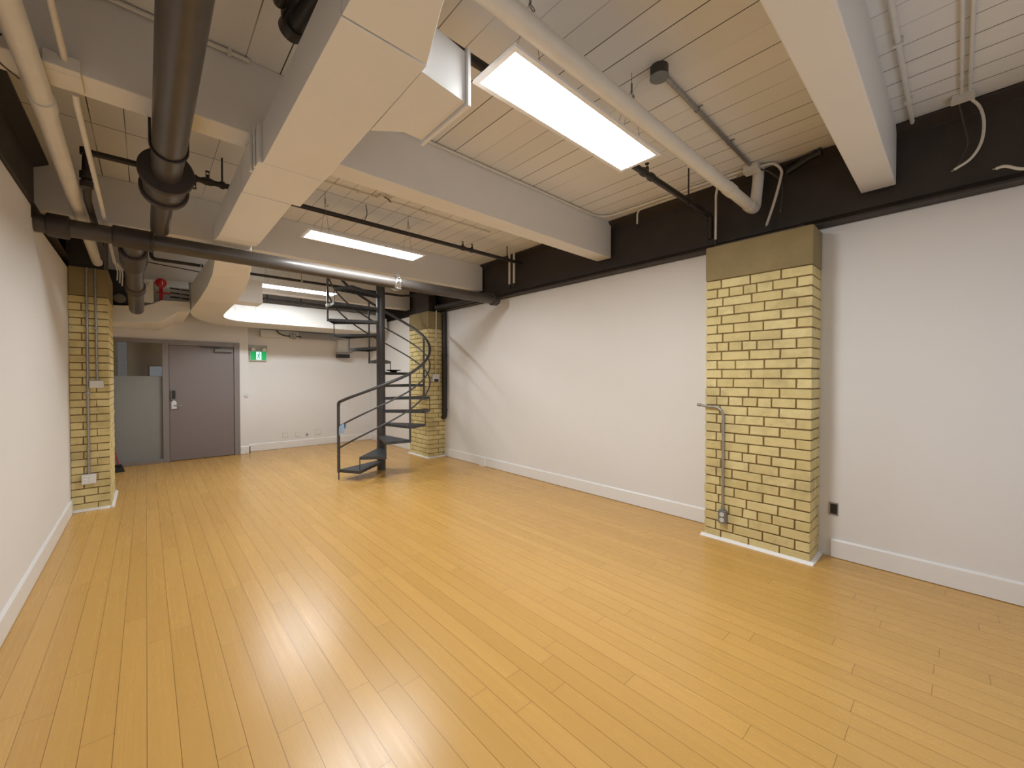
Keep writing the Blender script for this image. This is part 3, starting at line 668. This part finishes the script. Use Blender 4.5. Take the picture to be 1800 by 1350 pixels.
for x in (2.86, 3.45): MB().tube([(x - 0.008, 1.24, ZC - 0.0165), (x + 0.008, 1.24, ZC - 0.0165)], 0.0185, 14).box((x - 0.008, 1.20, ZC - 0.004), (x + 0.008, 1.24, ZC - 0.001)).build('strap', M['galv'], t)
t = thing('junction_box', (3.98, 1.24, 3.34), 'cream square junction box on the ceiling at the end of the grey conduit', 'junction box')
MB().box((3.935, 1.185, 3.318), (4.035, 1.30, ZC - 0.001)).build('body', M['whitepipe'], t, bevel=0.004)
MB().box((3.93, 1.18, 3.314), (4.04, 1.305, 3.3175)).build('cover_plate', M['whitepipe'], t)
for nm, pts, r, mt, lb in (
    ('cable', [(4.0, 1.185, 3.35), (4.06, 1.10, 3.36), (4.10, 1.05, 3.30), (4.11, 1.06, 3.22), (4.105, 1.10, 3.05), (4.09, 1.14, 2.90), (4.11, 1.16, 2.86)], 0.011, 'cable', 'white cable looping down the girder beside the fat white pipe elbow'),
    ('cable', [(4.02, 1.184, 3.33), (4.06, 1.13, 3.30), (4.14, 1.06, 3.22), (4.16, 1.055, 3.12), (4.17, 1.07, 2.98)], 0.007, 'cabled', 'thin dark cable hanging beside the white cable loop on the girder'),
    ('hose', [(4.14, 1.01, 3.285), (4.125, 0.94, 3.305), (4.11, 0.86, 3.33), (4.10, 0.78, 3.342)], 0.028, 'blk', 'black flexible hose lying along the girder top right of the white elbow')):
    t = thing(nm, pts[0], lb, nm)
    MB().tube(bez(pts, 8), r, 12).build('sleeve' if nm == 'hose' else 'jacket', M[mt], t)
    e = Vector(pts[-1]); e2 = Vector(pts[-2]); dr = (e - e2).normalized()
    MB().tube([e - dr * 0.001, e + dr * 0.012], r * (1.25 if nm == 'hose' else 0.6), 10).build('end', M['blk' if nm == 'hose' else 'galv'], t)
# conduit along the beam top turning toward the camera
t = thing('conduit', (2.5, 2.8, 3.36), 'white conduit along the top of the beam, curving toward the near brick column', 'conduit')
MB().tube([(0.86, 2.825, ZC - 0.016), (3.80, 2.825, ZC - 0.016)] + arc((3.80, 2.645, ZC - 0.016), (0, 1, 0), (1, 0, 0), 0.18, 8, 90, 8) + [(4.0, 1.32, ZC - 0.016)], 0.0125, 12).build('tube', M['whitepipe'], t)
for x in (1.3, 2.1, 2.9, 3.6): MB().box((x, 2.81, ZC - 0.031), (x + 0.018, 2.838, ZC - 0.001)).build('strap', M['whitepipe'], t)
t = thing('conduit', (4.05, 2.0, 3.36), 'thin white conduit beside the girder, dropping at the end of the beam', 'conduit')
MB().tube([(4.075, 1.40, ZC - 0.011), (4.075, 2.30, ZC - 0.011)] + arc((4.075, 2.36, ZC - 0.071), (0, 0, 1), (0, 1, 0), 0.06, 0, 90, 6) + [(4.075, 2.42, 3.20)], 0.009, 10).build('tube', M['whitepipe'], t)
MB().tube([(4.075, 2.42, 3.21), (4.075, 2.42, 3.18)], 0.013, 10).build('end_fitting', M['black'], t)
t = thing('conduit', (4.09, 1.6, 3.0), 'short white conduit dropping over the girder to the near column top', 'conduit')
MB().tube([(4.02, 1.52, ZC - 0.02), (4.06, 1.56, ZC - 0.04), (4.085, 1.585, 3.25), (4.085, 1.585, 2.83)], 0.011, 12).build('tube', M['whitepipe'], t)
MB().tube([(4.085, 1.585, 2.83), (4.085, 1.585, 2.775)], 0.013, 12).build('end_fitting', M['black'], t)
for y in (4.505, 4.605):
    t = thing('conduit', (4.10, y, 3.1), 'white vertical conduit on the right girder by the drain pipe end, ' + ('nearer' if y < 4.55 else 'farther') + ' of two', 'conduit', 'pair of vertical conduits on the girder')
    MB().tube([(4.12, y, ZC - 0.002), (4.12, y, 2.92)], 0.017, 14).build('tube', M['whitepipe'], t)
    MB().tube([(4.12, y, 2.92), (4.12, y, 2.865)], 0.02, 14).build('coupling', M['black'], t)
t = thing('conduit', (3.3, 0.25, 3.36), 'white conduit on the ceiling right beside the nearest beam', 'conduit')
MB().tube([(0.9, 0.245, ZC - 0.020), (4.20, 0.245, ZC - 0.020)], 0.0135, 14).build('tube', M['whitepipe'], t)
for x in (2.4, 3.1, 3.8): MB().box((x, 0.222, ZC - 0.040), (x + 0.02, 0.266, ZC - 0.001)).build('strap', M['whitepipe'], t)
for y, lb in ((0.006, 'white ceiling conduit, nearer the beam of the pair at top right'), (-0.030, 'white ceiling conduit, the pair member farther from the beam at top right')):
    t = thing('conduit', (3.3, y, 3.36), lb, 'conduit', 'pair of ceiling conduits at top right')
    MB().tube([(1.5, y, ZC - 0.014), (3.98, y, ZC - 0.014)], 0.0095, 12).build('tube', M['whitepipe'], t)
    MB().tube([(3.75, y, ZC - 0.014), (3.79, y, ZC - 0.014)], 0.0125, 12).build('coupling', M['whitepipe'], t)
t = thing('junction_box', (4.06, 0.0, 3.35), 'cream ceiling box with cables hanging from it at upper right', 'junction box')
MB().box((4.0, -0.05, 3.345), (4.07, 0.05, ZC - 0.001)).build('body', M['whitepipe'], t, bevel=0.004)
MB().box((3.996, -0.054, 3.341), (4.074, 0.054, 3.3445)).build('cover_plate', M['whitepipe'], t)
for pts, r, mt, lb in (
    ([(4.075, -0.03, 3.36), (4.10, -0.075, 3.29), (4.10, -0.095, 3.18), (4.10, -0.085, 3.055), (4.10, -0.04, 2.965), (4.105, 0.035, 2.92)], 0.0085, 'cable', 'white cable curling down the right girder from the ceiling box'),
    ([(4.076, 0.02, 3.36), (4.13, -0.01, 3.20), (4.14, -0.025, 3.08), (4.14, 0.015, 2.955)], 0.006, 'cabled', 'thin dark cable hanging from the ceiling box, left of the white cable'),
    ([(4.11, -0.15, 2.86), (4.10, -0.19, 2.856), (4.10, -0.27, 2.81), (4.10, -0.42, 2.80)], 0.009, 'cable', 'white cable resting on the girder flange at the right edge')):
    t = thing('cable', pts[0], lb, 'cable')
    MB().tube(bez(pts, 8), r, 10).build('jacket', M[mt], t)
    e = Vector(pts[0 if pts[0][2] < 3 else -1]); e2 = Vector(pts[1 if pts[0][2] < 3 else -2]); dr = (e - e2).normalized()
    MB().tube([e - dr * 0.001, e + dr * 0.014], r * 0.55, 8).build('bare_end', M['galv'], t)
for x0, x1, y, lb in ((-0.60, 0.47, 2.822, 'white conduit along the beam top between the left wall and the air duct'), (0.85, 3.3, 4.06, 'thin white conduit across the ceiling planks above the middle light panel')):
    t = thing('conduit', ((x0 + x1) / 2, y, 3.36), lb, 'conduit')
    MB().tube([(x0, y, ZC - 0.016), (x1, y, ZC - 0.016)], 0.0125 if y < 3 else 0.007, 12).build('tube', M['whitepipe'], t)
    for f in (0.3, 0.62, 0.9): MB().box((x0 + (x1 - x0) * f, y - 0.014, ZC - 0.031), (x0 + (x1 - x0) * f + 0.018, y + 0.014, ZC - 0.001)).build('strap', M['whitepipe'], t)
# small ceiling boxes over the middle bay
for x, y, lb in ((1.83, 4.0, 'small white ceiling box with a bent cord above the middle light panel'), (2.28, 3.82, 'small white ceiling box with conduit, right of the box with the bent cord')):
    t = thing('junction_box', (x, y, 3.36), lb, 'junction box')
    MB().tube([(x, y, ZC - 0.001), (x, y, ZC - 0.035)], 0.055, 20).build('body', M['whitepipe'], t)
    if x < 2: MB().tube(bez([(x - 0.05, y - 0.02, ZC - 0.01), (x + 0.02, y - 0.06, 3.33), (x + 0.07, y - 0.03, 3.32), (x + 0.06, y, 3.35)], 6), 0.006, 8).build('cord', M['cabled'], t)
    else: MB().tube([(x + 0.05, y, ZC - 0.013), (4.0, y + 0.02, ZC - 0.013)], 0.011, 10).build('conduit', M['whitepipe'], t)

# ------------------------------------------------------------------ things on the columns
# near column: surface outlet with bent conduit
t = thing('outlet_box', (3.93, 1.435, 0.23), 'grey surface outlet box low on the near brick column', 'outlet')
MB().box((3.888, 1.402, 0.165), (3.934, 1.470, 0.285)).build('box', M['grey'], t, bevel=0.005)
for z in (0.200, 0.250):
    o = MB().tube([(3.888, 1.436, z), (3.885, 1.436, z)], 0.019, 20).build('receptacle', M['plastic'], t)
    MB().box((3.8838, 1.442, z - 0.006), (3.885, 1.445, z + 0.008)).box((3.8838, 1.428, z - 0.006), (3.885, 1.431, z + 0.008)).build('slot', M['dim'], o)
t = thing('conduit', (3.92, 1.44, 0.8), 'bent grey conduit on the near brick column rising from its outlet', 'conduit')
MB().tube([(3.917, 1.440, 0.286), (3.917, 1.440, 1.145)] + arc((3.917, 1.525, 1.145), (0, -1, 0), (0, 0, 1), 0.085, 10, 90, 8) + [(3.917, 1.60, 1.232), (3.918, 1.645, 1.240)], 0.0115, 14).build('tube', M['galv'], t)
MB().tube([(3.917, 1.440, 0.287), (3.917, 1.440, 0.315)], 0.0155, 12).build('connector', M['galv'], t)
MB().tube([(3.918, 1.645, 1.240), (3.918, 1.675, 1.242)], 0.015, 12).build('end_connector', M['galv'], t)
# left column
t = thing('conduit', (-0.46, 6.57, 1.6), 'long thin conduit down the left brick column to the low white outlet box', 'conduit')
MB().tube([(-0.485, 6.570, 2.735), (-0.489, 6.570, 0.42)], 0.0115, 12).build('tube', M['galv'], t)
for z in (1.32, 2.2): MB().box((-0.506, 6.560, z), (-0.468, 6.583, z + 0.02)).build('strap', M['galv'], t)
t = thing('conduit', (-0.41, 6.57, 2.1), 'shorter conduit on the left brick column ending at the upper white box', 'conduit')
MB().tube([(-0.418, 6.570, 2.735), (-0.413, 6.570, 1.47)], 0.010, 12).build('tube', M['galv'], t)
MB().box((-0.435, 6.560, 2.05), (-0.396, 6.583, 2.07)).build('strap', M['galv'], t)
t = thing('outlet_box', (-0.49, 6.57, 0.36), 'white double outlet box low on the left brick column', 'outlet')
MB().box((-0.546, 6.535, 0.305), (-0.432, 6.580, 0.415)).build('box', M['plastic'], t, bevel=0.005)
for x in (-0.517, -0.461):
    o = MB().box((x - 0.018, 6.532, 0.325), (x + 0.018, 6.535, 0.397)).build('receptacle', M['trimw'], t)
    MB().box((x - 0.008, 6.5312, 0.375), (x - 0.005, 6.532, 0.387)).box((x + 0.005, 6.5312, 0.375), (x + 0.008, 6.532, 0.387)).box((x - 0.008, 6.5312, 0.340), (x - 0.005, 6.532, 0.352)).box((x + 0.005, 6.5312, 0.340), (x + 0.008, 6.532, 0.352)).build('slot', M['dim'], o)
t = thing('switch_box', (-0.42, 6.57, 1.42), 'white wall box halfway up the left brick column under the short conduit', 'box')
MB().box((-0.474, 6.535, 1.385), (-0.362, 6.580, 1.468)).build('box', M['plastic'], t, bevel=0.006)
MB().box((-0.372, 6.529, 1.40), (-0.358, 6.54, 1.43)).build('knob', M['plastic'], t, bevel=0.003)
# far column
t = thing('black_pipe', (4.19, 6.56, 1.7), 'black vertical pipe in the corner of the far brick column', 'pipe')
MB().tube([(4.195, 6.545, 2.74), (4.195, 6.545, 0.80)] + arc((4.195, 6.60, 0.80), (0, -1, 0), (0, 0, -1), 0.055, 10, 80, 5), 0.045, 18).build('pipe', M['black'], t)
for z in (0.86, 1.9): MB().tube([(4.195, 6.545, z), (4.195, 6.545, z + 0.05)], 0.052, 18).build('coupling', M['black'], t)
t = thing('conduit', (4.04, 6.59, 2.1), 'thin pale conduit down the front of the far brick column', 'conduit')
MB().tube([(4.050, 6.590, 2.76), (4.030, 6.590, 1.57)], 0.010, 10).build('tube', M['whitepipe'], t)
MB().box((4.02, 6.580, 2.2), (4.06, 6.603, 2.22)).build('strap', M['galv'], t)
t = thing('outlet_box', (4.03, 6.58, 1.5), 'small pale box on the far brick column under the thin conduit', 'outlet')
MB().box((3.962, 6.560, 1.42), (4.098, 6.602, 1.565)).build('box', M['plastic'], t, bevel=0.005)
MB().box((3.985, 6.555, 1.425), (4.075, 6.562, 1.475)).build('slot', M['blk'], t)

# ------------------------------------------------------------------ walls: boxes and plates
t = thing('wall_box', (XR, 0.685, 0.41), 'open metal wall box with black hole right of the near brick column', 'wall box')
m = MB().box((XR - 0.006, 0.655, 0.352), (XR - 0.0005, 0.662, 0.458)).box((XR - 0.006, 0.708, 0.352), (XR - 0.0005, 0.718, 0.458)).box((XR - 0.006, 0.662, 0.352), (XR - 0.0005, 0.708, 0.362)).box((XR - 0.006, 0.662, 0.446), (XR - 0.0005, 0.708, 0.458))
m.build('rim', M['galv'], t, bevel=0.001)
MB().box((XR - 0.003, 0.662, 0.362), (XR - 0.0005, 0.708, 0.446)).build('opening', M['blk'], t)
for x0, x1, z0, z1, lb in ((2.125, 2.235, 0.225, 0.345, 'leftmost white plate low on the back wall'), (2.375, 2.495, 0.215, 0.340, 'second white plate from the left on the back wall'), (2.578, 2.640, 0.205, 0.300, 'small white jack plate with dark hole between two larger plates'), (2.765, 2.905, 0.225, 0.360, 'rightmost and largest white plate low on the back wall')):
    t = thing('wall_plate', ((x0 + x1) / 2, YB, (z0 + z1) / 2), lb, 'wall plate', 'plates low on the back wall')
    MB().box((x0, YB - 0.009, z0), (x1, YB - 0.0005, z1)).build('plate', M['plastic'], t, bevel=0.003)
    if x1 - x0 < 0.08: MB().tube([((x0 + x1) / 2, YB - 0.012, (z0 + z1) / 2), ((x0 + x1) / 2, YB - 0.009, (z0 + z1) / 2)], 0.015, 14).build('jack', M['blk'], t)
    else:
        for xx in (x0 + (x1 - x0) * 0.3, x0 + (x1 - x0) * 0.7): MB().box((xx - 0.016, YB - 0.0105, z0 + 0.03), (xx + 0.016, YB - 0.009, z1 - 0.03)).build('receptacle', M['trimw'], t)
t = thing('light_switch', (1.47, YD, 1.15), 'small round white wall switch between the door and the exit sign', 'switch')
MB().tube([(1.462, YD - 0.0005, 1.15), (1.462, YD - 0.018, 1.15)], 0.036, 20).build('plate', M['plastic'], t)
MB().tube([(1.462, YD - 0.018, 1.15), (1.462, YD - 0.026, 1.15)], 0.016, 16).build('knob', M['plastic'], t)

# exit sign with two lamp heads
t = thing('exit_sign', (1.69, YB, 2.0), 'green exit sign with running figure and two lamp heads, right of the door', 'exit sign')
ey = YB - 0.002
MB().box((1.545, ey - 0.055, 1.845), (1.845, ey, 2.045)).build('housing', M['plastic'], t, bevel=0.006)
MB().box((1.53, ey - 0.012, 2.045), (1.86, ey, 2.165)).build('back_plate', M['lgrey'], t, bevel=0.003)
MB().box((1.558, ey - 0.059, 1.860), (1.832, ey - 0.055, 2.030)).build('green_face', M['green'], t)
MB().box((1.655, ey - 0.0605, 1.866), (1.745, ey - 0.059, 2.024)).build('doorway', M['signw'], t)
m = MB(); yy = ey - 0.0625
def limb(pts, w_):
    for (a, c), (e, f) in zip(pts[:-1], pts[1:]):
        L = math.hypot(e - a, f - c); nx, nz = -(f - c) / L * w_ / 2, (e - a) / L * w_ / 2
        q = [(a + nx, c + nz), (e + nx, f + nz), (e - nx, f - nz), (a - nx, c - nz)]
        m.loft([[(x, y, z) for x, z in q] for y in (yy, yy + 0.002)])
cx, czn = 1.70, 1.945
limb([(cx + 0.006, czn + 0.030), (cx - 0.006, czn - 0.012)], 0.022)
limb([(cx - 0.006, czn - 0.01), (cx + 0.016, czn - 0.03), (cx + 0.008, czn - 0.062)], 0.011)
limb([(cx - 0.008, czn - 0.01), (cx - 0.012, czn - 0.04), (cx - 0.034, czn - 0.050)], 0.011)
limb([(cx + 0.008, czn + 0.032), (cx + 0.026, czn + 0.010), (cx + 0.036, czn + 0.018)], 0.008)
limb([(cx + 0.004, czn + 0.032), (cx - 0.022, czn + 0.030), (cx - 0.030, czn + 0.008)], 0.008)
hc = (cx + 0.012, czn + 0.056)
m.loft([[(hc[0] + 0.012 * math.cos(2 * math.pi * j / 16), y, hc[1] + 0.012 * math.sin(2 * math.pi * j / 16)) for j in range(16)] for y in (yy, yy + 0.002)])
m.build('running_figure', M['green'], t)
for x in (1.60, 1.79):
    MB().tube([(x, ey - 0.012, 2.10), (x, ey - 0.05, 2.095), (x, ey - 0.085, 2.075), (x, ey - 0.10, 2.062)], 0.03, 18, True, [0.016, 0.030, 0.040, 0.034]).build('lamp_head', M['plastic'], t)
# emergency unit near the stairs
t = thing('emergency_light', (3.33, 9.5, 2.15), 'white box with black emergency lamp, high on the back wall left of the stair pole', 'emergency light')
MB().box((3.24, YB - 0.14, 2.08), (3.45, YB - 0.001, 2.36)).build('housing', M['plastic'], t, bevel=0.008)
MB().box((3.23, YB - 0.20, 2.03), (3.47, YB - 0.02, 2.08)).build('base', M['galv'], t, bevel=0.004)
MB().box((3.225, YB - 0.21, 1.955), (3.475, YB - 0.03, 2.028)).box((3.32, YB - 0.214, 1.98), (3.38, YB - 0.21, 2.02)).build('lamp', M['blk'], t, bevel=0.01)
MB().tube([(3.47, YB - 0.12, 2.06), (3.62, YB - 0.14, 2.13), (3.80, YB - 0.14, 2.17)], 0.014, 10).tube([(3.60, YB - 0.14, 2.12), (3.60, YB - 0.14, 2.20)], 0.012, 10).build('arm', M['galv'], t)
t = thing('ceiling_unit', (2.1, 9.4, 2.4), 'white boxed unit with dark hose under the cross duct on the back wall', 'unit')
MB().box((1.72, YB - 0.17, 2.335), (2.42, YB - 0.002, 2.475)).build('housing', M['plastic'], t, bevel=0.006)
MB().tube(bez([(1.99, YB - 0.19, 2.47), (2.05, YB - 0.20, 2.41), (2.18, YB - 0.20, 2.37), (2.46, YB - 0.18, 2.37)], 8), 0.012, 10).build('hose', M['cabled'], t)
MB().box((2.24, YB - 0.22, 2.32), (2.36, YB - 0.17, 2.43)).tube([(2.30, YB - 0.225, 2.44), (2.30, YB - 0.225, 2.30)], 0.018, 12).build('valve', M['galv'], t, bevel=0.003)
o = MB().box((2.425, YB - 0.15, 2.345), (3.20, YB - 0.002, 2.474)).build('cable_tray', M['galv'], bevel=0.004)
tag(o, 'dull grey metal trunking right of the white unit under the cross duct', 'trunking')

# broom behind the left column
t = thing('broom', (-0.33, 8.95, 0), 'broom with red handle and black head behind the left brick column', 'broom')
MB().loft([[(-0.45, 8.92, 0.085), (-0.29, 8.92, 0.085), (-0.29, 8.98, 0.085), (-0.45, 8.98, 0.085)], [(-0.47, 8.90, 0.0), (-0.27, 8.90, 0.0), (-0.27, 9.0, 0.0), (-0.47, 9.0, 0.0)]]).build('bristles', M['blk'], t)
MB().box((-0.44, 8.925, 0.085), (-0.30, 8.975, 0.12)).build('head', M['blk'], t, bevel=0.01)
MB().tube([(-0.335, 8.95, 0.11), (-0.42, 9.05, 0.45), (-0.60, 9.22, 1.20)], 0.013, 12).build('handle', M['redh'], t)
